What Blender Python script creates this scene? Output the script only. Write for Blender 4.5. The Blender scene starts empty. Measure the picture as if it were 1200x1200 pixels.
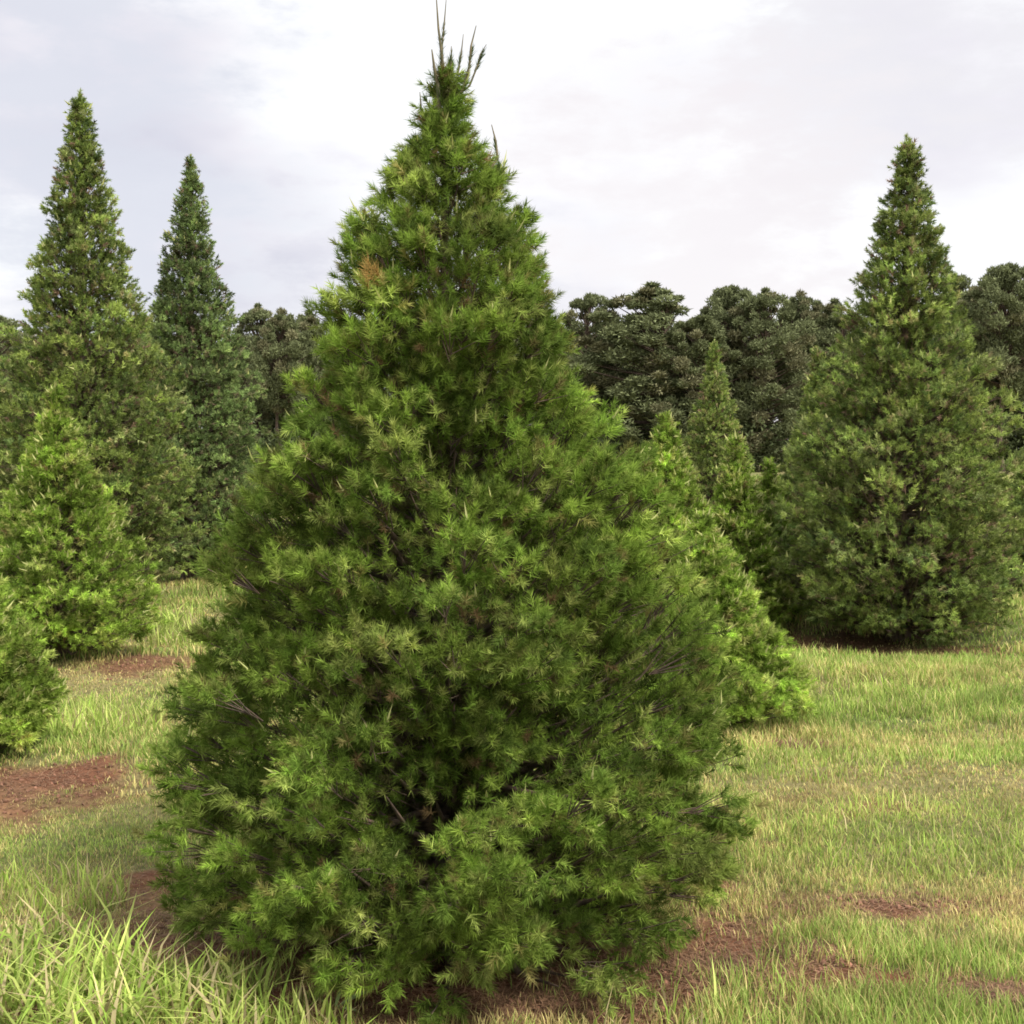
import bpy, math, random
import numpy as np
from mathutils import Vector

S = bpy.context.scene
COL = S.collection
PI = math.pi

# ------------------------------------------------------------------ camera
FPX = 1500.0                       # focal length in pixels of a 1200 px frame
EYE = 1.5
PITCH = math.atan(70.0 / FPX)      # horizon sits 70 px above the middle
cam_d = bpy.data.cameras.new('camera')
cam_d.sensor_width = 36.0
cam_d.lens = 36.0 * FPX / 1200.0
cam_d.clip_start = 0.05
cam_d.clip_end = 3000.0
cam = bpy.data.objects.new('camera', cam_d)
COL.objects.link(cam)
cam.location = (0, 0, EYE)
cam.rotation_euler = (PI / 2 - PITCH, 0, 0)
S.camera = cam
S.render.resolution_x = 1024
S.render.resolution_y = 1024
S.cycles.filter_width = 1.7
S.cycles.max_bounces = 5
S.cycles.diffuse_bounces = 3
S.cycles.transmission_bounces = 3
S.cycles.glossy_bounces = 1

FWD = np.array([0, math.cos(PITCH), -math.sin(PITCH)])
UPV = np.array([0, math.sin(PITCH), math.cos(PITCH)])

def ray(px, py):
    return FWD + np.array([1, 0, 0]) * (px - 600) / FPX + UPV * (600 - py) / FPX

def ground_at(px, py):
    d = ray(px, py)
    t = -EYE / d[2]
    return d[0] * t, d[1] * t

def at_depth(px, py, Y):
    d = ray(px, py)
    t = Y / d[1]
    return d[0] * t, Y, EYE + d[2] * t

# ------------------------------------------------------------------ noise
def hash2(ix, iy, seed):
    n = (ix.astype(np.int64) * 374761393 + iy.astype(np.int64) * 668265263 + seed * 1274126177) & 0xffffffff
    n = ((n ^ (n >> 13)) * 1274126177) & 0xffffffff
    n = n ^ (n >> 16)
    return (n & 0xffff) / 65535.0

def vnoise(x, y, seed=0):
    ix = np.floor(x); iy = np.floor(y)
    fx = x - ix; fy = y - iy
    fx = fx * fx * (3 - 2 * fx); fy = fy * fy * (3 - 2 * fy)
    a = hash2(ix, iy, seed); b = hash2(ix + 1, iy, seed)
    c = hash2(ix, iy + 1, seed); d = hash2(ix + 1, iy + 1, seed)
    return (a * (1 - fx) + b * fx) * (1 - fy) + (c * (1 - fx) + d * fx) * fy

def fbm(x, y, seed=0, o=4):
    s = 0; a = .5; t = 0
    for k in range(o):
        s = s + a * vnoise(x * 2 ** k, y * 2 ** k, seed + k * 17); t += a; a *= .5
    return s / t

def smooth(a, b, x):
    t = np.clip((x - a) / (b - a), 0, 1)
    return t * t * (3 - 2 * t)

# ------------------------------------------------------------------ field layout
MAIN = (at_depth(528, 600, 3.97)[0], 3.97)

PATCH = []   # bare red soil: centre x, y, radius x, radius y, strength
def soil(px, py, rx, ry, s):
    x, y = ground_at(px, py)
    x2, _ = ground_at(px + rx, py)
    _, y1 = ground_at(px, py - ry); _, y0 = ground_at(px, py + ry)
    PATCH.append((x, (y0 + y1) / 2, abs(x2 - x), (y1 - y0) / 2, s))
soil(35, 928, 118, 25, 1.1)
soil(150, 783, 70, 12, .8)
soil(835, 1142, 52, 26, 1.1)
soil(955, 1120, 45, 12, .6)
soil(1185, 1178, 75, 22, .8)
soil(930, 873, 40, 9, .7)
soil(120, 838, 90, 14, .55)
soil(1000, 748, 90, 11, .7)
soil(1000, 1052, 220, 16, .45)
soil(1120, 762, 110, 10, .5)
soil(610, 1190, 210, 50, 1.4)
soil(300, 1085, 110, 40, 1.0)
PATCH.append((MAIN[0], MAIN[1] - .08, .98, .92, 1.6))

def dirt(x, y):
    w = 1.0 * (fbm(x * 3.1, y * 3.1, 5) - .5) * 2 + .9 * (fbm(x * 13, y * 13, 6) - .5)
    m = np.zeros_like(x)
    for cx, cy, rx, ry, s in PATCH:
        q = np.sqrt(((x - cx) / rx) ** 2 + ((y - cy) / ry) ** 2)
        m = np.maximum(m, s * smooth(1.25, .45, q + w))
    m = np.maximum(m, smooth(.66, .82, fbm(x * 1.3 + 7, y * 1.7 + 3, 23)) * .7)
    return np.clip(m, 0, 1)

def dryness(x, y):
    # long low bands across the field, as left by mowing between the rows
    b = .5 + .5 * np.sin(y * 4.4 + x * .35 + 1.3 * fbm(x * .6, y * .6, 3) * 3)
    return np.clip(.5 * b + 1.15 * (fbm(x * 1.1, y * 1.6, 11) - .5) + .22, 0, 1)

def height(x, y):
    r = np.sqrt(x * x + y * y)
    h = .035 * np.sin(y * 2.25 + x * .28 + .6) + .10 * (fbm(x * .5, y * .5, 41) - .5)
    h = h + .05 * (fbm(x * 2.2, y * 2.2, 43) - .5)
    h = h - .045 * smooth(1.1, .5, np.sqrt((x - MAIN[0]) ** 2 + (y - MAIN[1]) ** 2))
    h = h + smooth(1.5, 9, x) * .22 * smooth(4, 12, y)
    h = h + .5 * (fbm(x * .02 + 9, y * .02, 47) - .5) * smooth(25, 80, r)
    return h

# ------------------------------------------------------------------ materials
def nt(m):
    m.use_nodes = True
    t = m.node_tree
    t.nodes.clear()
    return t, t.nodes, t.links

def foliage_mat(name, trans=.28, rough=.55, spec=.25, tint=(1, 1, 1)):
    m = bpy.data.materials.new(name)
    t, N, L = nt(m)
    out = N.new('ShaderNodeOutputMaterial')
    at = N.new('ShaderNodeAttribute'); at.attribute_name = 'Col'
    geo = N.new('ShaderNodeTexCoord')
    ns = N.new('ShaderNodeTexNoise'); ns.inputs['Scale'].default_value = 3.5; ns.inputs['Detail'].default_value = 3
    L.new(geo.outputs['Object'], ns.inputs['Vector'])
    mp = N.new('ShaderNodeMapRange'); mp.inputs['To Min'].default_value = .7; mp.inputs['To Max'].default_value = 1.3
    mp.inputs['From Min'].default_value = .3; mp.inputs['From Max'].default_value = .7
    L.new(ns.outputs['Fac'], mp.inputs['Value'])
    mul = N.new('ShaderNodeVectorMath'); mul.operation = 'SCALE'
    L.new(at.outputs['Color'], mul.inputs[0]); L.new(mp.outputs[0], mul.inputs['Scale'])
    tn = N.new('ShaderNodeVectorMath'); tn.operation = 'MULTIPLY'; tn.inputs[1].default_value = tint
    L.new(mul.outputs[0], tn.inputs[0])
    p = N.new('ShaderNodeBsdfPrincipled')
    p.inputs['Roughness'].default_value = rough
    p.inputs['Specular IOR Level'].default_value = spec
    L.new(tn.outputs[0], p.inputs['Base Color'])
    tr = N.new('ShaderNodeBsdfTranslucent')
    L.new(tn.outputs[0], tr.inputs['Color'])
    mx = N.new('ShaderNodeMixShader'); mx.inputs[0].default_value = trans
    L.new(p.outputs[0], mx.inputs[1]); L.new(tr.outputs[0], mx.inputs[2])
    L.new(mx.outputs[0], out.inputs['Surface'])
    return m

M_NEEDLE = foliage_mat('pine_needles', .4, .75, .08)
M_FAR = foliage_mat('far_foliage', .2, .9, 0.0)
M_GRASS = foliage_mat('grass_blades', .4, .6, .12)
M_STRAW = foliage_mat('pine_straw', .1, .7, .15)

def bark_mat(name, c1, c2, scale):
    m = bpy.data.materials.new(name)
    t, N, L = nt(m)
    out = N.new('ShaderNodeOutputMaterial')
    tc = N.new('ShaderNodeTexCoord')
    mp = N.new('ShaderNodeMapping'); mp.inputs['Scale'].default_value = (1, 1, .25)
    ns = N.new('ShaderNodeTexNoise'); ns.inputs['Scale'].default_value = scale; ns.inputs['Detail'].default_value = 6
    cr = N.new('ShaderNodeValToRGB')
    cr.color_ramp.elements[0].position = .35; cr.color_ramp.elements[0].color = (*c1, 1)
    cr.color_ramp.elements[1].position = .68; cr.color_ramp.elements[1].color = (*c2, 1)
    p = N.new('ShaderNodeBsdfPrincipled'); p.inputs['Roughness'].default_value = .9
    bp = N.new('ShaderNodeBump'); bp.inputs['Distance'].default_value = .01; bp.inputs['Strength'].default_value = .8
    L.new(tc.outputs['Object'], mp.inputs[0]); L.new(mp.outputs[0], ns.inputs['Vector'])
    L.new(ns.outputs['Fac'], cr.inputs[0]); L.new(cr.outputs[0], p.inputs['Base Color'])
    L.new(ns.outputs['Fac'], bp.inputs['Height']); L.new(bp.outputs[0], p.inputs['Normal'])
    L.new(p.outputs[0], out.inputs['Surface'])
    return m

M_BARK = bark_mat('pine_bark', (.05, .035, .025), (.17, .115, .08), 30)
M_TWIG = bark_mat('green_twig', (.10, .09, .05), (.2, .16, .09), 60)

def ground_mat():
    m = bpy.data.materials.new('field_soil')
    t, N, L = nt(m)
    out = N.new('ShaderNodeOutputMaterial')
    tc = N.new('ShaderNodeTexCoord')
    at = N.new('ShaderNodeAttribute'); at.attribute_name = 'Col'
    n1 = N.new('ShaderNodeTexNoise'); n1.inputs['Scale'].default_value = 28; n1.inputs['Detail'].default_value = 8; n1.inputs['Roughness'].default_value = .7
    n2 = N.new('ShaderNodeTexNoise'); n2.inputs['Scale'].default_value = 3.0; n2.inputs['Detail'].default_value = 5
    L.new(tc.outputs['Object'], n1.inputs['Vector']); L.new(tc.outputs['Object'], n2.inputs['Vector'])
    a = N.new('ShaderNodeMapRange'); a.inputs['From Min'].default_value = .3; a.inputs['From Max'].default_value = .7
    a.inputs['To Min'].default_value = .55; a.inputs['To Max'].default_value = 1.5
    L.new(n1.outputs['Fac'], a.inputs['Value'])
    b = N.new('ShaderNodeMapRange'); b.inputs['From Min'].default_value = .3; b.inputs['From Max'].default_value = .7
    b.inputs['To Min'].default_value = .8; b.inputs['To Max'].default_value = 1.2
    L.new(n2.outputs['Fac'], b.inputs['Value'])
    mm = N.new('ShaderNodeMath'); mm.operation = 'MULTIPLY'
    L.new(a.outputs[0], mm.inputs[0]); L.new(b.outputs[0], mm.inputs[1])
    sc = N.new('ShaderNodeVectorMath'); sc.operation = 'SCALE'
    L.new(at.outputs['Color'], sc.inputs[0]); L.new(mm.outputs[0], sc.inputs['Scale'])
    p = N.new('ShaderNodeBsdfPrincipled'); p.inputs['Roughness'].default_value = .95
    p.inputs['Specular IOR Level'].default_value = .1
    bp = N.new('ShaderNodeBump'); bp.inputs['Distance'].default_value = .03; bp.inputs['Strength'].default_value = .9
    L.new(n1.outputs['Fac'], bp.inputs['Height']); L.new(bp.outputs[0], p.inputs['Normal'])
    L.new(sc.outputs[0], p.inputs['Base Color']); L.new(p.outputs[0], out.inputs['Surface'])
    return m

# ------------------------------------------------------------------ mesh helpers
def mesh_np(name, V, F, mat, parent=None, col=None, smooth_=False):
    """V (n,3), F (m,k) index array, col (n,3) per vertex"""
    me = bpy.data.meshes.new(name)
    n, m, k = len(V), len(F), F.shape[1]
    me.vertices.add(n); me.vertices.foreach_set('co', np.ascontiguousarray(V, dtype=np.float32).ravel())
    me.loops.add(m * k); me.loops.foreach_set('vertex_index', np.ascontiguousarray(F, dtype=np.int32).ravel())
    me.polygons.add(m)
    me.polygons.foreach_set('loop_start', np.arange(m, dtype=np.int32) * k)
    me.polygons.foreach_set('loop_total', np.full(m, k, dtype=np.int32))
    if smooth_:
        me.polygons.foreach_set('use_smooth', np.ones(m, dtype=bool))
    me.update(calc_edges=True)
    if col is not None:
        ca = me.color_attributes.new('Col', 'FLOAT_COLOR', 'POINT')
        c4 = np.ones((n, 4), dtype=np.float32); c4[:, :3] = col
        ca.data.foreach_set('color', c4.ravel())
    me.materials.append(mat)
    o = bpy.data.objects.new(name, me)
    COL.objects.link(o)
    if parent: o.parent = parent
    return o

def root(name, label, cat, loc, rz=0, group=None):
    o = bpy.data.objects.new(name, None)
    o.empty_display_size = .2
    COL.objects.link(o)
    o.location = loc; o.rotation_euler = (0, 0, rz)
    o['label'] = label; o['category'] = cat
    if group: o['group'] = group
    return o

def norm(a):
    return a / np.maximum(np.linalg.norm(a, axis=-1, keepdims=True), 1e-9)

class Tubes:
    def __init__(s): s.V = []; s.F = []; s.n = 0
    def add(s, pts, rad, sides=6):
        pts = np.array(pts, float); k = len(pts)
        tan = norm(np.gradient(pts, axis=0))
        ref = np.array([0.31, .87, .12])
        u = norm(np.cross(tan, ref)); v = np.cross(tan, u)
        a = np.arange(sides) * 2 * PI / sides
        ring = pts[:, None] + np.array(rad)[:, None, None] * (np.cos(a)[None, :, None] * u[:, None] + np.sin(a)[None, :, None] * v[:, None])
        s.V.append(ring.reshape(-1, 3))
        for i in range(k - 1):
            for j in range(sides):
                j2 = (j + 1) % sides
                s.F.append((s.n + i * sides + j, s.n + i * sides + j2, s.n + (i + 1) * sides + j2, s.n + (i + 1) * sides + j))
        s.n += k * sides
    def build(s, name, mat, parent):
        return mesh_np(name, np.concatenate(s.V), np.array(s.F), mat, parent, None, True)

def rand_dirs(rng, n):
    return norm(rng.normal(size=(n, 3)))

def needles(rng, P, A, SL, C, per, nl, nw, tilt0=70, tilt1=26, droop=.05):
    """tufts: shoot bases P, axes A, lengths SL, colours C -> triangles"""
    n = len(P)
    ref = norm(rng.normal(size=(n, 3)))
    U = norm(np.cross(A, ref)); W = np.cross(A, U)
    idx = np.repeat(np.arange(n), per)
    N = n * per
    t = rng.random(N) ** .8
    ph = rng.random(N) * 2 * PI
    th = np.radians(tilt0 + (tilt1 - tilt0) * t + rng.normal(size=N) * 8)
    D = A[idx] * np.cos(th)[:, None] + (U[idx] * np.cos(ph)[:, None] + W[idx] * np.sin(ph)[:, None]) * np.sin(th)[:, None]
    D[:, 2] -= droop; D = norm(D)
    B = P[idx] + A[idx] * (SL[idx] * t)[:, None]
    ln = nl * (.65 + .5 * rng.random(N)) * (1 - .25 * t)
    side = norm(np.cross(D, rng.normal(size=(N, 3)))) * (nw * .5)
    V = np.empty((N, 3, 3))
    V[:, 0] = B - side; V[:, 1] = B + side; V[:, 2] = B + D * ln[:, None]
    c = C[idx] * (.75 + .5 * rng.random(N))[:, None]
    c = np.repeat(c, 3, axis=0)
    return V.reshape(-1, 3), c

# ------------------------------------------------------------------ pines of the farm
PAL = {
    'main':   [(.165, .255, .04, 5), (.255, .35, .06, 4), (.115, .172, .035, 3), (.38, .43, .12, 2.2), (.25, .17, .08, 1.1)],
    'young':  [(.27, .40, .06, 5), (.37, .50, .09, 4), (.17, .26, .045, 3), (.52, .54, .18, 2.2), (.30, .22, .10, .6)],
    'old':    [(.235, .315, .08, 5), (.335, .405, .105, 4), (.13, .19, .06, 3), (.38, .42, .17, 1.4), (.33, .22, .15, 1.5)],
    'grey':   [(.22, .31, .105, 5), (.30, .38, .13, 3), (.13, .17, .07, 3), (.30, .22, .15, 1.2)],
}
def pick(rng, pal, n):
    p = np.array(PAL[pal]); w = p[:, 3] / p[:, 3].sum()
    i = rng.choice(len(p), n, p=w)
    return p[i, :3].copy()

def pine(label, px, base, H, prof, nb, spb, per, nl, nw, sl, cr, pal, seed, group,
         holes=(), candles=.06, zmin=.06, top_extra=0, tilt=(0, 0), name='pine_tree', inner=3, rough=.09, fill=7, axial=.5):
    """base = (x, y) on the field. prof = [(height fraction, radius in m)]"""
    rng = np.random.default_rng(seed)
    bx, by = base
    bz = float(height(np.array([bx]), np.array([by]))[0])
    r0 = root(name, label, 'pine tree', (bx, by, bz), 0, group)
    pt = np.array([p[0] for p in prof]); pr = np.array([p[1] for p in prof])
    R = lambda f: np.interp(f, pt, pr)
    # trunk
    tb = Tubes()
    k = 12
    zz = np.linspace(-.08, H * .97, k)
    wob = np.cumsum(rng.normal(size=(k, 2)) * .003 * H / 3, axis=0)
    tr = np.stack([wob[:, 0] + tilt[0] * zz, wob[:, 1] + tilt[1] * zz, zz], 1)
    tb.add(tr, np.linspace(.020 * H + .01, .004, k) * (1 + .25 * (np.arange(k) == 0)), 9)
    tb.build('trunk', M_BARK, r0)
    axis = lambda z: np.array([np.interp(z, zz, tr[:, 0]), np.interp(z, zz, tr[:, 1])])
    # branches: more of them where the cone is wide
    fs = np.linspace(zmin, .985, 400)
    wgt = R(fs) + .05 * pr.max(); cdf = np.cumsum(wgt) / wgt.sum()
    limb = Tubes()
    P = []; A = []; C = []; SLs = []; K = []
    reach = .5 * (sl + nl)
    ga = PI * (3 - math.sqrt(5))
    for i in range(nb):
        f = float(np.interp((i + .5) / nb, cdf, fs)) + rng.normal() * .006
        whorl = .24 / H
        f += .12 * ((round(f / whorl)) * whorl - f) * (1 if f < .9 else 0)
        f = min(max(f, zmin), .985)
        if rng.random() < .3: deep = .74 + .18 * rng.random()
        else: deep = 1.0
        az = i * ga + rng.normal() * .25
        ztip = f * H
        rt = float(R(f))
        lump = 1 + .3 * rough * math.sin(az * 3 + f * 9 + seed) + rough * float(np.clip(rng.normal(), -1.8, 1.3))
        lump *= deep
        rtip = max(rt * lump - cr * .5 - reach * .5, .015)
        el = math.radians(12 + 48 * f + rng.normal() * 7)
        za = max(ztip - rtip * math.tan(el), .04 * H + .02)
        o = np.array([math.cos(az), math.sin(az)])
        a0 = axis(za); a1 = axis(ztip)
        p0 = np.array([a0[0], a0[1], za]); p3 = np.array([a1[0] + o[0] * rtip, a1[1] + o[1] * rtip, ztip])
        if any(abs(ztip - hz) < hr and np.linalg.norm(p3 - np.array(hp)) < hr for (hp, hz, hr) in holes):
            rtip *= .55; p3 = np.array([a1[0] + o[0] * rtip, a1[1] + o[1] * rtip, ztip])
        mid = p0 * .5 + p3 * .5 + np.array([0, 0, -.12 * rtip])
        q = .75 * p3 + .25 * p0 + np.array([0, 0, -.08 * rtip])
        limb.add([p0, mid, q], [.0045 * H * (1 - f) + .004, .003 * H * (1 - f) + .003, .002], 5)
        clump_c = np.array(PAL[pal])[rng.choice(4 if pal != 'grey' else 3, p=(.36, .34, .2, .1) if pal != 'grey' else (.45, .3, .25)), :3]
        tone = .62 + .72 * rng.random()
        crr = cr * (.62 + .38 * min(1, rt / (pr.max() * .6))) * (.75 + .5 * rng.random())
        n = int(spb * (.6 + .4 * min(1, rt / (pr.max() * .6))) * (.8 + .4 * rng.random()))
        outv = np.array([o[0], o[1], 0.0])
        rd = rand_dirs(rng, n)
        rd[:, 2] = np.abs(rd[:, 2]) * .9 - .25
        rd += outv * .25
        rad = crr * (.25 + .75 * rng.random(n) ** .6)
        pos = p3 + rd * rad[:, None]
        # some of the shoots sit back along the branch
        nbk = int(n * .36)
        u = .35 + .6 * rng.random(nbk)
        pos[:nbk] = p0 + (p3 - p0) * u[:, None] + rd[:nbk] * crr * .75
        pos = pos - rd * sl * .3
        ax_ = norm(rd * .6 + np.array([0, 0, (-.15 + 1.0 * min(1, f * 1.7)) + .35 * rng.normal()]) + outv * .45 + rng.normal(size=(n, 3)) * .22)
        # keep every shoot within the outline of the cone
        ff = np.clip(pos[:, 2] / H, 0, 1)
        rel = pos[:, :2] - np.stack([np.interp(pos[:, 2], zz, tr[:, 0]), np.interp(pos[:, 2], zz, tr[:, 1])], 1)
        rl = np.maximum(np.linalg.norm(rel, axis=1), 1e-4)
        lim = np.maximum(R(ff) * lump * (1 + .05 * np.clip(rng.normal(size=n), -2, 1.2)) - reach, .012)
        pull = np.where(rl > lim, lim + (rl - lim) * .12, rl) / rl
        pos[:, :2] -= rel * (1 - pull)[:, None]
        for (hp, hz, hr) in holes:
            pos_keep = np.linalg.norm(pos + ax_ * sl * .5 - np.array(hp), axis=1) > hr
            pos, ax_ = pos[pos_keep], ax_[pos_keep]; n = len(pos)
        own = pick(rng, pal, n)
        cc = (clump_c * .45 + own * .55) * tone * (.62 + .76 * rng.random((n, 1)))
        P.append(pos); A.append(ax_); C.append(cc)
        SLs.append(sl * (.6 + .7 * rng.random(n)))
        # twigs that carry the shoots
        for j in range(0, n, 3):
            q_ = np.clip(np.dot(pos[j] - p0, p3 - p0) / np.dot(p3 - p0, p3 - p0) - .12, 0, .9); b = p0 + (p3 - p0) * q_
            limb.add([b, pos[j] + ax_[j] * .02], [.0022, .0012], 3)
        # old brown needles kept inside
        if inner:
            ui = .25 + .45 * rng.random(inner)
            P.append(p0 + (p3 - p0) * ui[:, None] + rng.normal(size=(inner, 3)) * crr * .35)
            A.append(norm(outv * .5 + rng.normal(size=(inner, 3)) * .7))
            C.append(np.tile(np.array([.10, .10, .036]), (inner, 1)) * (.7 + .6 * rng.random((inner, 1))))
            SLs.append(np.full(inner, sl))
    # twigs with green needles throughout the space behind the outer shell
    nf = int(nb * fill)
    ff = np.interp(rng.random(nf), cdf, fs)
    az_ = rng.random(nf) * 2 * PI
    q_ = (.35 + .47 * rng.random(nf) ** .7) * R(ff)
    zf = ff * H
    pf = np.stack([np.interp(zf, zz, tr[:, 0]) + np.cos(az_) * q_, np.interp(zf, zz, tr[:, 1]) + np.sin(az_) * q_, zf], 1)
    for (hp, hz, hr) in holes:
        k_ = np.linalg.norm(pf - np.array(hp), axis=1) > hr * .9
        pf, az_ = pf[k_], az_[k_]
    nf = len(pf)
    P.append(pf); A.append(norm(np.stack([np.cos(az_), np.sin(az_), np.full(nf, .6)], 1) + rng.normal(size=(nf, 3)) * .4))
    C.append(pick(rng, pal, nf) * .85); SLs.append(np.full(nf, sl * 1.2))
    # shoots close round the trunk in the upper half, and the leader
    nt_ = int(nb * axial)
    zt = H * (1 - .42 * rng.random(nt_) ** .8)
    pp = np.stack([np.interp(zt, zz, tr[:, 0]), np.interp(zt, zz, tr[:, 1]), zt], 1)
    sp_ = np.clip(rng.normal(size=(nt_, 2)), -1.3, 1.3) * (R(zt / H) * .36)[:, None]; pp[:, :2] += sp_
    P.append(pp); A.append(norm(np.array([0, 0, 1.0]) + rng.normal(size=(nt_, 3)) * .35)); C.append(pick(rng, pal, nt_)); SLs.append(np.full(nt_, sl * .8))
    P = np.concatenate(P); A = np.concatenate(A); C = np.concatenate(C); SLs = np.concatenate(SLs)
    V, c = needles(rng, P, A, SLs, C, per, nl, nw)
    # pale new candles standing on some shoots
    sel = np.where((rng.random(len(P)) < candles) & (P[:, 2] > .15 * H))[0]
    if len(sel):
        b = P[sel] + A[sel] * SLs[sel][:, None] * .9
        d = norm(np.array([0, 0, .6]) + A[sel] * .9 + rng.normal(size=(len(sel), 3)) * .2)
        ln = nl * (.6 + 1.0 * rng.random(len(sel)))
        ex = norm(np.cross(d, rng.normal(size=d.shape))); ey = np.cross(d, ex)
        w = max(nw * 1.6, .0035)
        tv = []
        for q in range(3):
            q2 = (q + 1) % 3
            an, an2 = q * 2.094, q2 * 2.094
            e1 = (ex * math.cos(an) + ey * math.sin(an)) * w; e2 = (ex * math.cos(an2) + ey * math.sin(an2)) * w
            tv.append(np.stack([b + e1, b + e2, b + d * ln[:, None]], 1))
        tv = np.concatenate(tv).reshape(-1, 3)
        cc = np.tile(np.array([.55, .56, .24]), (len(tv), 1))
        V = np.concatenate([V, tv]); c = np.concatenate([c, cc])
    F = np.arange(len(V)).reshape(-1, 3)
    limb.build('limbs', M_BARK, r0)
    mesh_np('crown', V, F, M_NEEDLE, r0, c)
    return r0, axis

G_OLD = 'tall grown pines behind the front rows'
G_YNG = 'young pines in the rows'

# the big pine in front
HM = 2.70
mprof = [(0, .72), (.05, .81), (.12, .86), (.19, .875), (.27, .86), (.34, .80), (.41, .73), (.49, .635), (.567, .55), (.615, .475),
         (.68, .42), (.75, .35), (.83, .275), (.87, .205), (.90, .14), (.922, .09), (.955, .065), (1, .03)]
def hole(px, py, Y, r):
    x, y, z = at_depth(px, py, Y)
    return ((x - MAIN[0], y - MAIN[1], z), z, r)
main, maxis = pine('big full dark green pine standing in front of all the others', 524, MAIN, HM, mprof,
     nb=640, spb=33, per=48, nl=.036, nw=.0028, sl=.042, cr=.092, pal='main', seed=4, group=None,
     holes=[hole(735, 770, 3.33, .16), hole(735, 770, 3.55, .17), hole(725, 740, 3.45, .13), hole(500, 895, 3.10, .16), hole(503, 890, 3.32, .17), hole(540, 520, 3.6, .13), hole(655, 855, 3.38, .13), hole(300, 880, 3.5, .12), hole(475, 935, 3.1, .12), hole(540, 520, 3.42, .13), hole(605, 530, 3.42, .12), hole(465, 408, 3.58, .12), hole(540, 425, 3.58, .11),
            hole(345, 725, 3.38, .13), hole(395, 715, 3.33, .11), hole(655, 855, 3.18, .13), hole(300, 880, 3.33, .12), hole(330, 965, 3.25, .12), hole(440, 790, 3.18, .10), hole(800, 930, 3.5, .09), hole(620, 640, 3.3, .07)],
     candles=.03, zmin=.04, inner=3, rough=.075, axial=.28, fill=6)
# bare candle shoots on its tip, each a part
rs = random.Random(3)
def shoot(px0, py0, px1, py1, dy, r, needle=True):
    a = np.array(at_depth(px0, py0, MAIN[1] + dy)); b = np.array(at_depth(px1, py1, MAIN[1] + dy))
    off = np.array(main.location)
    a -= off; b -= off
    t = Tubes()
    m = (a + b) / 2 + np.array([rs.uniform(-.006, .006), 0, 0])
    zb = a[2] - .13
    ax0 = maxis(zb)
    t.add([(ax0[0], ax0[1], zb), (a + np.array([ax0[0], ax0[1], zb])) / 2 + (a - np.array([ax0[0], ax0[1], a[2]])) * .25, a, m, b], [r * 1.2, r * 1.1, r, r * .8, r * .3], 6)
    o = t.build('candle_shoot', M_TWIG, main)
    if needle:
        rng = np.random.default_rng(int(px0 * 7 + py0))
        n = 5
        P = a + (b - a) * np.linspace(-.5, .2, n)[:, None]
        V, c = needles(rng, P, np.tile(norm(b - a), (n, 1)), np.full(n, .03), np.tile(np.array([.09, .13, .045]), (n, 1)), 24, .03, .0026, 35, 14)
        mesh_np('needle_tuft', V, np.arange(len(V)).reshape(-1, 3), M_NEEDLE, o, c)
shoot(519, 75, 511, -8, 0, .0045)
shoot(518, 55, 523, -2, .02, .003)
shoot(513, 100, 506, 58, -.03, .006)
shoot(528, 80, 529, 54, -.02, .003)
shoot(537, 85, 543, 40, .01, .003)
shoot(550, 78, 558, 30, .0, .004)
shoot(560, 76, 570, 52, .03, .003)
shoot(583, 185, 576, 146, .03, .004)
shoot(470, 200, 472, 172, -.03, .004)
shoot(498, 150, 492, 108, .03, .004)

# a small dead orange-brown spray on its left shoulder
rng = np.random.default_rng(8)
c0 = np.array(at_depth(441, 330, MAIN[1] - .26)) - np.array(main.location)
n = 5
P = c0 + rng.normal(size=(n, 3)) * np.array([.012, .012, .022])
V, c = needles(rng, P, norm(np.array([-.3, -.5, .8]) + rng.normal(size=(n, 3)) * .3), np.full(n, .05), np.tile(np.array([.40, .27, .09]), (n, 1)), 40, .05, .0026)
o = mesh_np('dead_spray', V, np.arange(len(V)).reshape(-1, 3), M_NEEDLE, main, c)
o['label'] = 'small dead orange brown spray of needles'

def tprof(R, lo=.75, top=.03):
    return [(0, R * lo), (.06, R * .92), (.13, R), (.25, R * .93), (.4, R * .76), (.55, R * .56), (.7, R * .37), (.82, R * .23), (.92, R * .11), (1, top)]

def place(px, py, Yref=None):
    return ground_at(px, py)

def fpine(label, px, top, basey, Rpx, pal, seed, group, nb, spb, per, lod, **kw):
    x, y = ground_at(px, basey)
    bz = float(height(np.array([x]), np.array([y]))[0])
    H = at_depth(px, top, y)[2] - bz
    R = Rpx / FPX * y * 1.0
    prof = kw.pop('prof', None)
    prof = [(a, b * R) for a, b in prof] if prof else tprof(R)
    return pine(label, px, (x, y), H, prof, nb, int(spb * 1.3), per, .034 * lod ** .3, .0028 * lod, .045 * lod ** .15,
                kw.pop('cr', .125), pal, seed, group, **kw)

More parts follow.
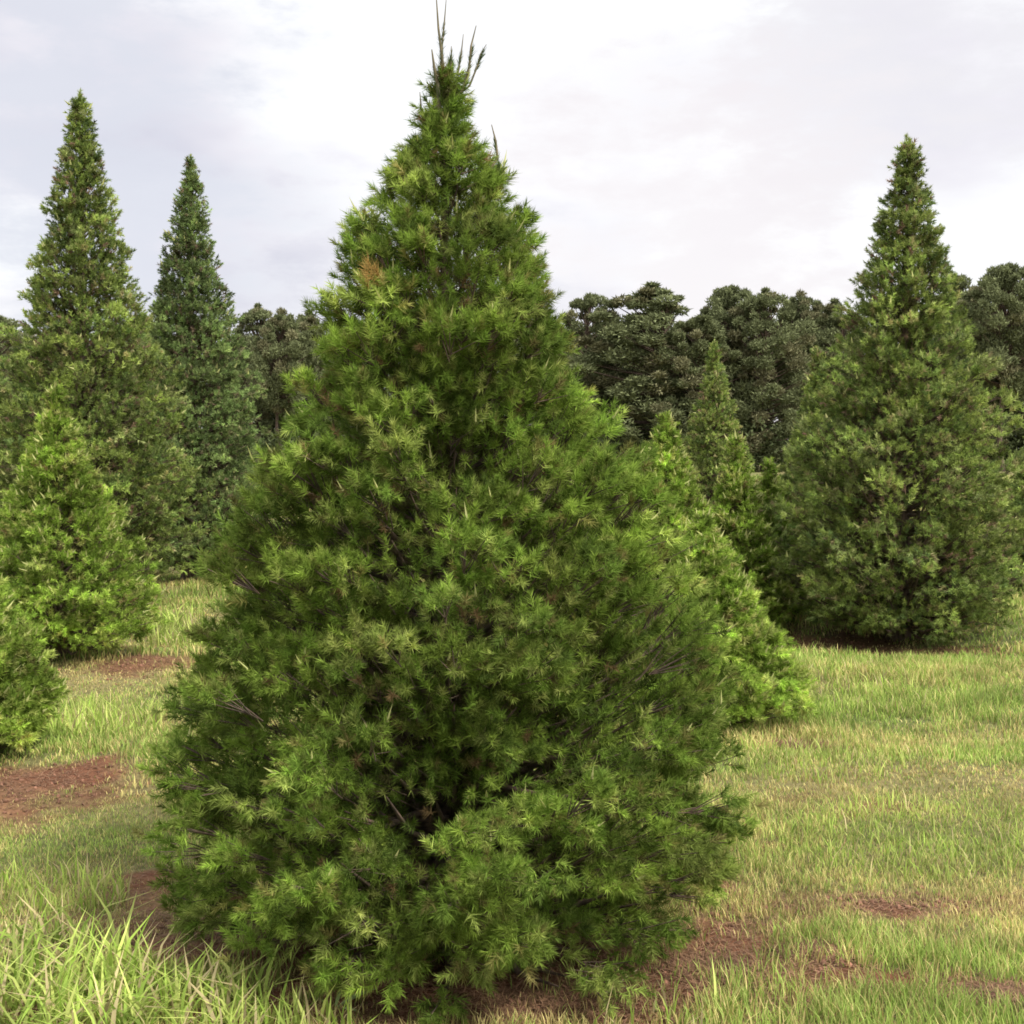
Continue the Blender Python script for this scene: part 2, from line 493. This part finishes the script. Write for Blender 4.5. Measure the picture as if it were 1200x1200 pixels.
TALL = [(0, .55), (.05, .80), (.12, .96), (.2, .98), (.33, .88), (.46, .73), (.55, .61), (.63, .48), (.72, .37), (.80, .28), (.88, .19), (.94, .11), (.98, .04), (1, .0)]
fpine('tall wide grey green pine alone on the right over mown grass', 1053, 160, 747, 148, 'old', 11, G_OLD, 560, 18, 26, 2.5, prof=TALL, rough=.13, cr=.12, zmin=.02, candles=.03)
fpine('tallest sharp tipped pine at the far left', 102, 108, 712, 128, 'old', 12, G_OLD, 540, 18, 24, 3.0, prof=TALL, rough=.13, cr=.14, candles=.03)
fpine('tall slim pine just right of the tallest left pine', 224, 186, 680, 103, 'grey', 13, G_OLD, 500, 17, 22, 3.4, prof=TALL, rough=.13, cr=.15, candles=.03)
fpine('small bright pointed pine in front of the tallest left pine', 70, 455, 772, 118, 'young', 14, G_YNG, 260, 15, 30, 2.1, cr=.09, candles=.14)
fpine('low bright pine cut off by the left edge beside the red soil', -42, 590, 886, 112, 'young', 15, G_YNG, 200, 16, 40, 1.7, cr=.085, candles=.14)
fpine('lowest bright bushy young pine peeping out right of the big pine', 822, 608, 838, 122, 'young', 16, G_YNG, 240, 16, 38, 1.8, cr=.085, candles=.14)
fpine('bright young pine with twin tips between big pine and dark woodland', 780, 486, 752, 104, 'young', 17, G_YNG, 230, 14, 28, 2.4, cr=.09, candles=.18)
fpine('slender young pine tip in the middle of the bright cluster', 860, 514, 742, 70, 'young', 18, G_YNG, 160, 12, 24, 2.6, cr=.08, candles=.18)
fpine('small bright young pine touching the left foot of the right tall pine', 900, 541, 728, 58, 'young', 19, G_YNG, 160, 12, 24, 2.6, cr=.08, candles=.18)
fpine('dull green cone shaped pine standing far back in front of the woodland', 836, 400, 640, 62, 'old', 20, G_OLD, 190, 20, 14, 5, cr=.18, candles=.02)
fpine('mid green pine half hidden behind the left side of the right tall pine', 956, 408, 694, 66, 'old', 21, G_OLD, 180, 20, 20, 3.3, cr=.14, candles=.04)
fpine('tiny dark pine at the foot of the right tall pine', 972, 606, 708, 36, 'grey', 22, G_YNG, 70, 16, 22, 2.8, cr=.09, candles=.03)
fpine('dull green pine cut off by the right edge behind the tall pine', 1216, 470, 700, 62, 'old', 23, G_OLD, 150, 20, 20, 3.2, cr=.13, candles=.03)
fpine('blue green pine cut off by the left edge behind the tallest left pine', 2, 425, 668, 80, 'grey', 24, G_OLD, 170, 20, 18, 3.6, cr=.17, candles=.03)

for k_, (a_, b_, c_, d_, l_) in enumerate([
        (400, 560, 700, 92, 'pine glimpsed through the left half of the big pine, lower of the hidden ones'),
        (505, 520, 668, 84, 'pine hidden right behind the middle of the big pine'),
        (610, 500, 690, 90, 'pine glimpsed through the right half of the big pine'),
        (705, 545, 722, 84, 'pine filling the space between the big pine and the bright young cluster')]):
    fpine(l_, a_, b_, c_, d_, 'old', 40 + k_, G_OLD, 150, 16, 20, 3.2, cr=.14, candles=.03)

# ------------------------------------------------------------------ ground
def axis_lin():
    fine = np.arange(-7, 7.01, .07)
    out = [7.0]; s = .09
    while out[-1] < 900: out.append(out[-1] + s); s *= 1.12
    out = np.array(out[1:])
    return np.concatenate([-out[::-1], fine, out])
gx = axis_lin()
gy = np.concatenate([axis_lin()[axis_lin() < -7], np.arange(-7, 1, .5), np.arange(1, 14, .06)])
t = [14.0]; s = .08
while t[-1] < 1200: t.append(t[-1] + s); s *= 1.1
gy = np.concatenate([gy, np.array(t)])
X, Y = np.meshgrid(gx, gy)
Z = height(X, Y) + .012 * (fbm(X * 14, Y * 14, 61, 3) - .5) * dirt(X, Y)
d = dirt(X, Y)[..., None]; dr = dryness(X, Y)[..., None]
green = np.array([.085, .105, .035]); tan = np.array([.20, .165, .075]); rv = fbm(X * 5, Y * 5, 83)[..., None]; red = np.array([.145, .064, .036]) * (.55 + .9 * rv) + np.array([.05, .04, .02]) * smooth(.5, .7, fbm(X * 2 + 5, Y * 2, 84))[..., None]
gcol = (green * (1 - dr) + tan * dr) * (1 - d) + red * d
V = np.stack([X, Y, Z], -1).reshape(-1, 3)
ny, nx = X.shape
ii = np.arange(ny - 1)[:, None] * nx + np.arange(nx - 1)[None, :]
F = np.stack([ii, ii + 1, ii + nx + 1, ii + nx], -1).reshape(-1, 4)
g = mesh_np('ground', V, F, ground_mat(), None, gcol.reshape(-1, 3), True)
g['kind'] = 'structure'

# ------------------------------------------------------------------ grass
def grass_blades(rng, x, y, h, w, col, lean=.35):
    n = len(x)
    z = height(x, y)
    a = rng.random(n) * 2 * PI
    b = a + PI / 2 + rng.normal(size=n) * .5
    ld = np.stack([np.cos(a), np.sin(a)], 1)
    wd = np.stack([np.cos(b), np.sin(b)], 1) * (w * .5)[:, None]
    L = lean * (.3 + rng.random(n))
    base = np.stack([x, y, z - .006], 1)
    def pt(t): return base + np.concatenate([ld * (h * L * t ** 1.8)[:, None] if False else ld * (h * L)[:, None] * t ** 1.8, (h * (t - .28 * L * t * t))[:, None]], 1)
    z0 = np.zeros((n, 1))
    W = np.concatenate([wd, z0], 1)
    p0, p1, p2 = pt(0.0), pt(.55), pt(1.0)
    V = np.stack([p0 - W, p0 + W, p1 - W * .8, p1 + W * .8, p2], 1)
    k = np.arange(n)[:, None] * 5
    F = np.concatenate([k + np.array([0, 1, 3]), k + np.array([0, 3, 2]), k + np.array([2, 3, 4])])
    c = np.repeat(col[:, None], 5, 1).reshape(-1, 3).copy()
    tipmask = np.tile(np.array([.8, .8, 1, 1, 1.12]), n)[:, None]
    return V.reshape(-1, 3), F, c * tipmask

def blade_col(rng, x, y, dirtv):
    dr = dryness(x, y)
    n = len(x)
    g1 = np.array([.22, .34, .055]); g2 = np.array([.39, .48, .13]); tanc = np.array([.72, .58, .26]); br = np.array([.45, .28, .14])
    k = rng.random(n)[:, None]
    gr = g1 * k + g2 * (1 - k)
    isdry = (rng.random(n) < np.clip(dr * .85 + dirtv * .3 + .03, 0, .95))[:, None]
    k2 = (rng.random(n) < .25 + .4 * dirtv)[:, None]
    dc = np.where(k2, br, tanc)
    c = np.where(isdry, dc * .75 + gr * .25, gr)
    return c * (.7 + .55 * rng.random(n))[:, None]

rng = np.random.default_rng(77)
GV = []; GF = []; GC = []; off = 0
def add_grass(V, F, c):
    global off
    GV.append(V); GF.append(F + off); GC.append(c); off += len(V)
def zone(y0, y1, dens, hm, wm, per=7, spread=.03):
    xm = lambda yy: yy * .46 + 1.5
    area = (y1 - y0) * 2 * xm(y1)
    nt_ = int(area * dens / per)
    cx = rng.uniform(-xm(y1), xm(y1), nt_); cy = rng.uniform(y0, y1, nt_)
    keep = np.abs(cx) < xm(cy)
    cx = cx[keep]; cy = cy[keep]
    dv = dirt(cx, cy)
    keep = rng.random(len(cx)) < 1 - .88 * smooth(.1, .95, dv)
    # thin out under the big pine
    keep &= (np.hypot(cx - MAIN[0], cy - MAIN[1]) > .55) | (rng.random(len(cx)) < .1)
    cx = cx[keep]; cy = cy[keep]
    x = np.repeat(cx, per) + rng.normal(size=len(cx) * per) * spread
    y = np.repeat(cy, per) + rng.normal(size=len(cx) * per) * spread
    dv = dirt(x, y)
    tall = fbm(x * 1.2 + 40, y * 1.2, 71)
    dr = dryness(x, y)
    h = hm * (.45 + .9 * rng.random(len(x))) * (.55 + 1.1 * smooth(.3, .75, tall)) * (1.15 - .5 * dr)
    h *= (1 - .45 * dv)
    w = wm * (.6 + .8 * rng.random(len(x)))
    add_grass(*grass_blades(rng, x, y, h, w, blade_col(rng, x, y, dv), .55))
zone(2.2, 5.5, 15000, .048, .0030)
zone(5.5, 9.0, 5500, .056, .005, 8, .04)
zone(9.0, 18.0, 1400, .07, .009, 8, .07)
zone(18.0, 60.0, 60, .16, .035, 6, .2)

# the rank tall grass in the near left corner and a few taller blades beside the big pine
def tallgrass(px, py, rx, ry, n, hm, wm, lean=.6):
    xs = []; ys = []
    for i in range(n):
        a = rng.random() * 2 * PI; q = math.sqrt(rng.random())
        X_, Y_ = ground_at(px + math.cos(a) * rx * q, min(py + math.sin(a) * ry * q, 1290))
        xs.append(X_); ys.append(Y_)
    x = np.array(xs); y = np.array(ys)
    k = rng.random((n, 1))
    col = np.array([.27, .42, .06]) * k + np.array([.55, .60, .18]) * (1 - k)
    dry = rng.random((n, 1)) < .16
    col = np.where(dry, np.array([.55, .46, .24]), col) * (.55 + .7 * rng.random((n, 1)))
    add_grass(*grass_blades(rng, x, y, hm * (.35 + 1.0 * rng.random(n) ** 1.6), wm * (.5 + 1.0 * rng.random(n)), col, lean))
tallgrass(60, 1190, 130, 90, 900, .17, .0095, 1.0)
tallgrass(190, 1215, 130, 60, 550, .15, .009, 1.0)
tallgrass(330, 1240, 90, 40, 260, .13, .008)
tallgrass(100, 850, 90, 22, 900, .16, .008)
tallgrass(1010, 815, 120, 26, 1700, .10, .006)
tallgrass(960, 900, 110, 30, 900, .085, .0045)
tallgrass(1080, 985, 170, 40, 1600, .085, .004)
tallgrass(300, 1120, 60, 40, 60, .13, .006)
tallgrass(760, 1220, 100, 30, 60, .12, .006)
tallgrass(60, 1045, 100, 30, 500, .11, .006)
tallgrass(205, 740, 40, 16, 400, .2, .012)
gr = mesh_np('grass', np.concatenate(GV), np.concatenate(GF), M_GRASS, None, np.concatenate(GC))
gr['label'] = 'patchy green and straw coloured grass covering the field'
gr['category'] = 'grass'; gr['kind'] = 'stuff'

# brown needle litter on the bare soil
n = 26000
x = MAIN[0] + rng.normal(size=n) * .8; y = MAIN[1] - .15 + rng.normal(size=n) * .6
x2 = []; y2 = []
for cx, cy, rx, ry, s_ in PATCH[:-1]:
    m_ = int(1800 * s_)
    x2.append(cx + rng.normal(size=m_) * rx * .5); y2.append(cy + rng.normal(size=m_) * ry * .5)
x = np.concatenate([x] + x2); y = np.concatenate([y] + y2); n = len(x)
z = height(x, y) + .004 + .006 * rng.random(n)
a = rng.random(n) * 2 * PI
ln = .02 + .04 * rng.random(n)
D = np.stack([np.cos(a) * ln, np.sin(a) * ln, rng.normal(size=n) * .008], 1)
Sd = np.stack([-np.sin(a), np.cos(a), np.zeros(n)], 1) * .0016
B = np.stack([x, y, z], 1)
V = np.stack([B - Sd, B + Sd, B + D], 1).reshape(-1, 3)
cc = np.array([.19, .11, .065]) * (.4 + 1.1 * rng.random((n, 1)))
li = mesh_np('needle_litter', V, np.arange(3 * n).reshape(-1, 3), M_STRAW, None, np.repeat(cc, 3, 0))
li['label'] = 'fallen brown pine needles strewn over the red soil'; li['category'] = 'needle litter'; li['kind'] = 'stuff'

# crumbly clods of red earth lying on the bare patches
n = 5200
PT = np.array([(cx, cy, rx, ry) for cx, cy, rx, ry, s_ in PATCH])
k = rng.integers(0, len(PT), n)
x = PT[k, 0] + rng.normal(size=n) * PT[k, 2] * .5; y = PT[k, 1] + rng.normal(size=n) * PT[k, 3] * .5
z = height(x, y)
sz = .004 + .012 * rng.random(n) ** 3
oct_ = np.array([[1, 0, 0], [0, 1, 0], [-1, 0, 0], [0, -1, 0], [0, 0, .8], [0, 0, -.5]], float)
V = oct_[None] * sz[:, None, None] * (.6 + .8 * rng.random((n, 6, 1)))
a = rng.random(n) * 6.28; ca, sa = np.cos(a)[:, None], np.sin(a)[:, None]
V = np.stack([V[..., 0] * ca - V[..., 1] * sa, V[..., 0] * sa + V[..., 1] * ca, V[..., 2]], -1) + np.stack([x, y, z], 1)[:, None]
f_ = np.array([[0, 1, 4], [1, 2, 4], [2, 3, 4], [3, 0, 4], [1, 0, 5], [2, 1, 5], [3, 2, 5], [0, 3, 5]])
F = (np.arange(n)[:, None, None] * 6 + f_[None]).reshape(-1, 3)
cc = np.repeat(np.array([.19, .095, .06]) * (.5 + .9 * rng.random((n, 1))), 6, 0)
cl = mesh_np('soil_crumbs', V.reshape(-1, 3), F, M_STRAW, None, cc)
cl['label'] = 'loose crumbs of red earth on the bare patches'; cl['category'] = 'soil crumbs'; cl['kind'] = 'stuff'

# broad leaved weed at the foot of the big pine
wx, wy = ground_at(392, 1185)
wz = float(height(np.array([wx]), np.array([wy]))[0])
weed = root('weed', 'low weed with long pale blades at the left foot of the big pine', 'weed', (wx, wy, wz))
def leaf(parent, az, ln, wd, rise, droop, color):
    k = 7
    t_ = np.linspace(0, 1, k)
    c_, s_ = math.cos(az), math.sin(az)
    w_ = wd * np.sin(np.clip(t_ * .93 + .07, 0, 1) * PI) ** .6
    sp = np.stack([c_ * ln * t_, s_ * ln * t_, rise * t_ - droop * t_ ** 2], 1)
    sd = np.array([-s_, c_, 0])
    up = np.array([0, 0, .35])
    V = np.concatenate([sp - sd * w_[:, None] + up * w_[:, None], sp, sp + sd * w_[:, None] + up * w_[:, None]])
    F = []
    for i in range(k - 1):
        F += [(i, i + 1, k + i + 1, k + i), (k + i, k + i + 1, 2 * k + i + 1, 2 * k + i)]
    return mesh_np('leaf', V, np.array(F), M_GRASS, parent, np.tile(np.array(color), (len(V), 1)), True)
for az, ln, wd, rise, dp, cl in [(.15, .12, .008, .10, .05, (.36, .46, .2)), (.5, .11, .007, .05, .02, (.33, .42, .18)), (-.3, .08, .007, .03, .03, (.3, .38, .16)),
                                 (2.9, .08, .006, .06, .03, (.3, .42, .15)), (-2.2, .06, .006, .03, .02, (.45, .4, .25)), (1.4, .07, .005, .05, .02, (.3, .42, .15))]:
    leaf(weed, az, ln, wd, rise, dp, cl)

# fallen dead twigs on the soil
def twig(label, px, py, az, ln, seed):
    r_ = random.Random(seed)
    x, y = ground_at(px, py)
    z = float(height(np.array([x]), np.array([y]))[0]) + .008
    t_ = Tubes()
    pts = [(-ln / 2, 0, 0), (-ln / 6, r_.uniform(-.01, .01), .012), (ln / 5, r_.uniform(-.015, .015), .02), (ln / 2, r_.uniform(-.02, .02), .03)]
    t_.add(pts, [.0032, .003, .0022, .001], 6)
    t_.add([pts[1], (ln * .1, .04, .035)], [.003, .001], 5)
    o = t_.build('fallen_twig', M_STICK, None)
    o.location = (x, y, z); o.rotation_euler = (0, 0, az)
    o['label'] = label; o['category'] = 'twig'; o['group'] = 'fallen twigs on the soil'
M_STICK = bark_mat('dry_stick', (.16, .11, .07), (.34, .26, .17), 40)
twig('dry twig slanting up on red soil right of the big pine foot', 725, 1165, .7, .17, 1)

# ------------------------------------------------------------------ far woodland
def wood_tree_mesh(seed, H, Rr, style, nleaf=42000, dens=1.0):
    """rounded dark pine; crown of many needle sprays around limb ends"""
    rng = np.random.default_rng(seed)
    tb = Tubes()
    k = 7
    zz = np.linspace(-.3, H * .93, k)
    tr = np.stack([np.cumsum(rng.normal(size=k) * .12), np.cumsum(rng.normal(size=k) * .12), zz], 1)
    tb.add(tr, np.linspace(.2, .03, k), 8)
    nbz = 150
    low = .06 if style == 0 else .42
    cs = []; rs_ = []
    for i in range(nbz):
        f = low + (1 - low) * ((i + .5) / nbz) ** .9 + rng.normal() * .015
        if style == 0: rr = Rr * (1 - max(0, (f - .35) / .65) ** 2.2) ** .5 * (.8 + .2 * min(1, f / .3))
        else: rr = Rr * math.sin(PI * min(1, max(.02, (f - low) / (1 - low) * .86 + .1))) ** .7
        az = i * 2.39996 + rng.normal() * .3
        r = rr * (.35 + .65 * rng.random() ** .6) * (1 + .18 * math.sin(az * 2 + seed) + .12 * math.sin(az * 5 + f * 7))
        if i > nbz - 4: r = rr * .3
        c = np.array([math.cos(az) * r, math.sin(az) * r, f * H])
        a = np.array([np.interp(c[2] * .85, zz, tr[:, 0]), np.interp(c[2] * .85, zz, tr[:, 1]), c[2] * .85])
        tb.add([a, (a + c) / 2 - np.array([0, 0, .15]), c], [.06, .04, .015], 4)
        cs.append(c); rs_.append(H * .050 * (.45 + 1.1 * rng.random()) * (.6 if f > .82 else 1))
    cs = np.array(cs); rs_ = np.array(rs_)
    idx = rng.integers(0, len(cs), nleaf)
    rd = rand_dirs(rng, nleaf); rd[:, 2] *= .7
    p = cs[idx] + rd * (rs_[idx] * rng.random(nleaf) ** .45)[:, None]
    D = norm(rd * .6 + np.array([0, 0, .5]) + rng.normal(size=(nleaf, 3)) * .6)
    ln = .22 * (.6 + .8 * rng.random(nleaf))
    side = norm(np.cross(D, rng.normal(size=(nleaf, 3)))) * .05
    V = np.stack([p - side, p + side, p + D * ln[:, None]], 1).reshape(-1, 3)
    tone = (.85 + .3 * rng.random(len(cs)))
    base = np.where(rng.random((len(cs), 1)) < .2, np.array([.18, .175, .095]), np.array([.155, .175, .085]))
    c = base[idx] * tone[idx][:, None] * (.7 + .6 * rng.random((nleaf, 1)))
    return tb, V, np.repeat(c, 3, 0)

def far_proto(seed, H, Rr, style, loc, label):
    r_ = root('woodland_tree', label, 'woodland tree', loc, 0, 'trees of the far woodland edge')
    tb, V, c = wood_tree_mesh(seed, H, Rr, style)
    tb.build('trunk', M_BARK, r_)
    mesh_np('crown', V, np.arange(len(V)).reshape(-1, 3), M_FAR, r_, c)
    return r_
protos = {}
UNIT = 12.0
def far_tree(px, top, Yd, wpx, style, var, label):
    x, y, z = at_depth(px, top + 7, Yd)
    gz = float(height(np.array([x]), np.array([y]))[0])
    H = z - gz
    key = (style, var)
    if key not in protos:
        o = far_proto(100 + var * 7 + style, UNIT, 3.0, style, (x, y, gz), label)
        protos[key] = o
    else:
        src = protos[key]
        o = src.copy(); COL.objects.link(o)
        for ch in src.children:
            c = ch.copy(); COL.objects.link(c); c.parent = o
        o['label'] = label
    o.location = (x, y, gz)
    s = H / UNIT
    w = wpx / FPX * Yd / 3.0
    o.scale = (w, w, s)
    o.rotation_euler = (0, 0, (px * 1.7) % 6.28)
    return o
FT = [
    (764, 334, 88, 84, 0, 0, 'broad round topped dark tree just right of the big pine'),
    (692, 340, 92, 49, 0, 1, 'dark tree top showing at the right shoulder of the big pine'),
    (722, 372, 96, 46, 0, 2, 'low dark tree in the dip right of the big pine shoulder'),
    (818, 366, 86, 49, 0, 1, 'dark tree right behind the far cone shaped pine'),
    (857, 334, 90, 46, 1, 0, 'dark tree with a knobbly top up right of the far cone shaped pine'),
    (897, 338, 87, 54, 0, 2, 'wide brownish dark tree midway between cone shaped pine and right tall pine'),
    (940, 342, 93, 40, 1, 1, 'small topped dark tree a little left of the right tall pine'),
    (978, 352, 90, 49, 0, 0, 'dark tree touching the left side of the right tall pine'),
    (1120, 318, 92, 49, 0, 1, 'dark tree touching the right side of the right tall pine'),
    (1150, 330, 88, 46, 0, 2, 'dark tree in the dip near the right edge'),
    (1182, 309, 84, 54, 1, 0, 'highest dark woodland tree at the right edge'),
    (1225, 320, 88, 62, 0, 1, 'dark woodland tree cut off by the right edge'),
    (302, 356, 90, 46, 0, 2, 'dark tree touching the right side of the slim left pine'),
    (330, 362, 86, 38, 1, 1, 'dark tree in the gap between slim left pine and big pine'),
    (362, 366, 91, 43, 0, 0, 'dark tree touching the left side of the big pine'),
    (-2, 366, 84, 54, 0, 1, 'dark woodland tree at the left edge'),
    (32, 392, 92, 49, 0, 2, 'dark tree in the gap left of the tallest left pine'),
    (172, 372, 90, 46, 0, 0, 'dark tree seen between the two tall left pines'),
]
for a in FT: far_tree(*a)

# the rest of the wood: one mass behind and beneath that edge
rng = np.random.default_rng(5)
VV = []; CC = []; tbm = Tubes()
base_list = []
for row, (yy, hh) in enumerate([(100, 11.0), (106, 12.2), (113, 13.2)]):
    xx = -75 + row * 2
    while xx < 75:
        base_list.append((xx + rng.normal() * .8, yy + rng.normal() * 1.5, hh * (.86 + .22 * rng.random()) + .03 * max(0, xx), 2.6 + rng.random() * 1.2)); xx += 4.6
tms = [wood_tree_mesh(300 + q, 12, 3, 0, 14000) for q in range(4)]
for q, (bx, by, hh, rr) in enumerate(base_list):
    tb, V, c = tms[q % 4]
    a = rng.random() * 6.28; ca, sa = math.cos(a), math.sin(a)
    W = V.copy()
    W[:, 0], W[:, 1] = (V[:, 0] * ca - V[:, 1] * sa) * rr / 3, (V[:, 0] * sa + V[:, 1] * ca) * rr / 3
    W[:, 2] *= hh / 12
    gz = float(height(np.array([bx]), np.array([by]))[0])
    VV.append(W + np.array([bx, by, gz])); CC.append(c)
    tbm.add([(bx, by, gz - .3), (bx, by, gz + hh * .8)], [.18, .05], 5)
# undergrowth skirt along the edge of the wood
nu = 60000
ux = rng.uniform(-75, 75, nu); uy = 84 + rng.random(nu) * 10
uh = 3.2 * (.4 + fbm(ux * .5, uy * .3, 9)) * rng.random(nu) ** .7
p = np.stack([ux, uy, uh + height(ux, uy)], 1)
D = norm(np.array([0, 0, .6]) + rng.normal(size=(nu, 3)) * .7)
side = norm(np.cross(D, rng.normal(size=(nu, 3)))) * .09
VV.append(np.stack([p - side, p + side, p + D * .4], 1).reshape(-1, 3))
CC.append(np.repeat(np.array([.09, .11, .05]) * (.6 + .8 * rng.random((nu, 1))), 3, 0))
V = np.concatenate(VV)
wd = mesh_np('woodland', V, np.arange(len(V)).reshape(-1, 3), M_FAR, None, np.concatenate(CC))
wd['label'] = 'dark mass of the woodland behind its front trees'; wd['category'] = 'woodland'; wd['kind'] = 'stuff'

# ------------------------------------------------------------------ light and sky
SUN_EL, SUN_AZ = 52, 128          # azimuth clockwise from +Y (view direction): from behind right
w = bpy.data.worlds.new('World'); S.world = w; w.use_nodes = True
t, N, L = w.node_tree, w.node_tree.nodes, w.node_tree.links
N.clear()
out = N.new('ShaderNodeOutputWorld'); bg = N.new('ShaderNodeBackground'); bg.inputs['Strength'].default_value = .1
sky = N.new('ShaderNodeTexSky'); sky.sky_type = 'NISHITA'; sky.sun_disc = False
sky.sun_elevation = math.radians(SUN_EL); sky.sun_rotation = math.radians(SUN_AZ)
tc = N.new('ShaderNodeTexCoord'); mp = N.new('ShaderNodeMapping'); mp.inputs['Scale'].default_value = (1.0, 1.0, 2.6)
mp.inputs['Location'].default_value = (.55, .2, .35)
ns = N.new('ShaderNodeTexNoise'); ns.inputs['Scale'].default_value = 2.3; ns.inputs['Detail'].default_value = 5; ns.inputs['Roughness'].default_value = .5
L.new(tc.outputs['Generated'], mp.inputs[0]); L.new(mp.outputs[0], ns.inputs['Vector'])
cr = N.new('ShaderNodeValToRGB'); e = cr.color_ramp.elements
e[0].position = .36; e[0].color = (.64, .63, .71, 1)
e[1].position = .56; e[1].color = (1, 1, 1, 1)
m_ = cr.color_ramp.elements.new(.48); m_.color = (.83, .80, .845, 1)
L.new(ns.outputs['Fac'], cr.inputs[0])
sc = N.new('ShaderNodeVectorMath'); sc.operation = 'SCALE'; sc.inputs['Scale'].default_value = 6.1
L.new(cr.outputs[0], sc.inputs[0])
def patch_of(px, py, r0, r1, color, prev):
    # a broad bank of cloud in one direction of the sky
    d = ray(px, py); d = d / np.linalg.norm(d)
    dt = N.new('ShaderNodeVectorMath'); dt.operation = 'DISTANCE'; dt.inputs[1].default_value = tuple(d)
    L.new(tc.outputs['Generated'], dt.inputs[0])
    ad = N.new('ShaderNodeMath'); ad.operation = 'MULTIPLY_ADD'; ad.inputs[1].default_value = -.6
    n2 = N.new('ShaderNodeTexNoise'); n2.inputs['Scale'].default_value = 9; n2.inputs['Detail'].default_value = 8; n2.inputs['Roughness'].default_value = .62
    L.new(mp.outputs[0], n2.inputs['Vector']); L.new(n2.outputs['Fac'], ad.inputs[0]); L.new(dt.outputs['Value'], ad.inputs[2])
    mr = N.new('ShaderNodeMapRange'); mr.interpolation_type = 'SMOOTHSTEP'
    mr.inputs['From Min'].default_value = r0 - .30; mr.inputs['From Max'].default_value = r1 - .30
    mr.inputs['To Min'].default_value = .85; mr.inputs['To Max'].default_value = 0
    L.new(ad.outputs[0], mr.inputs['Value'])
    mi = N.new('ShaderNodeMix'); mi.data_type = 'RGBA'; mi.inputs[7].default_value = (*color, 1)
    L.new(mr.outputs[0], mi.inputs[0]); L.new(prev, mi.inputs[6])
    return mi.outputs[2]
c1_ = patch_of(610, 90, .06, .32, (1.0, 1.0, 1.0), cr.outputs[0])
c1_ = patch_of(90, 180, .03, .20, (.69, .70, .77), c1_)
c1_ = patch_of(1010, 40, .02, .18, (.81, .79, .82), c1_)
c1_ = patch_of(800, 260, .02, .22, (.88, .83, .84), c1_)
L.new(c1_, sc.inputs[0])
sx = N.new('ShaderNodeSeparateXYZ'); L.new(tc.outputs['Generated'], sx.inputs[0])
zr = N.new('ShaderNodeMapRange'); zr.inputs['From Min'].default_value = .36; zr.inputs['From Max'].default_value = 1
zr.inputs['To Min'].default_value = 5.7; zr.inputs['To Max'].default_value = 15.0   # overcast sky is brightest overhead
L.new(sx.outputs['Z'], zr.inputs['Value']); L.new(zr.outputs[0], sc.inputs['Scale'])
mx = N.new('ShaderNodeMix'); mx.data_type = 'RGBA'; mx.inputs[0].default_value = .93
L.new(sky.outputs[0], mx.inputs[6]); L.new(sc.outputs[0], mx.inputs[7])
L.new(mx.outputs[2], bg.inputs['Color']); L.new(bg.outputs[0], out.inputs['Surface'])

sd = bpy.data.lights.new('sun', 'SUN'); sd.energy = 2.9; sd.angle = math.radians(16); sd.color = (1, .95, .86)
so = bpy.data.objects.new('sun', sd); COL.objects.link(so)
el, az = math.radians(SUN_EL), math.radians(SUN_AZ)
v = Vector((math.cos(el) * math.sin(az), math.cos(el) * math.cos(az), math.sin(el)))
so.rotation_euler = v.to_track_quat('Z', 'Y').to_euler()
so.location = (0, 0, 30)

S.view_settings.view_transform = 'Standard'
S.view_settings.look = 'None'
S.view_settings.exposure = .95
S.view_settings.gamma = 1
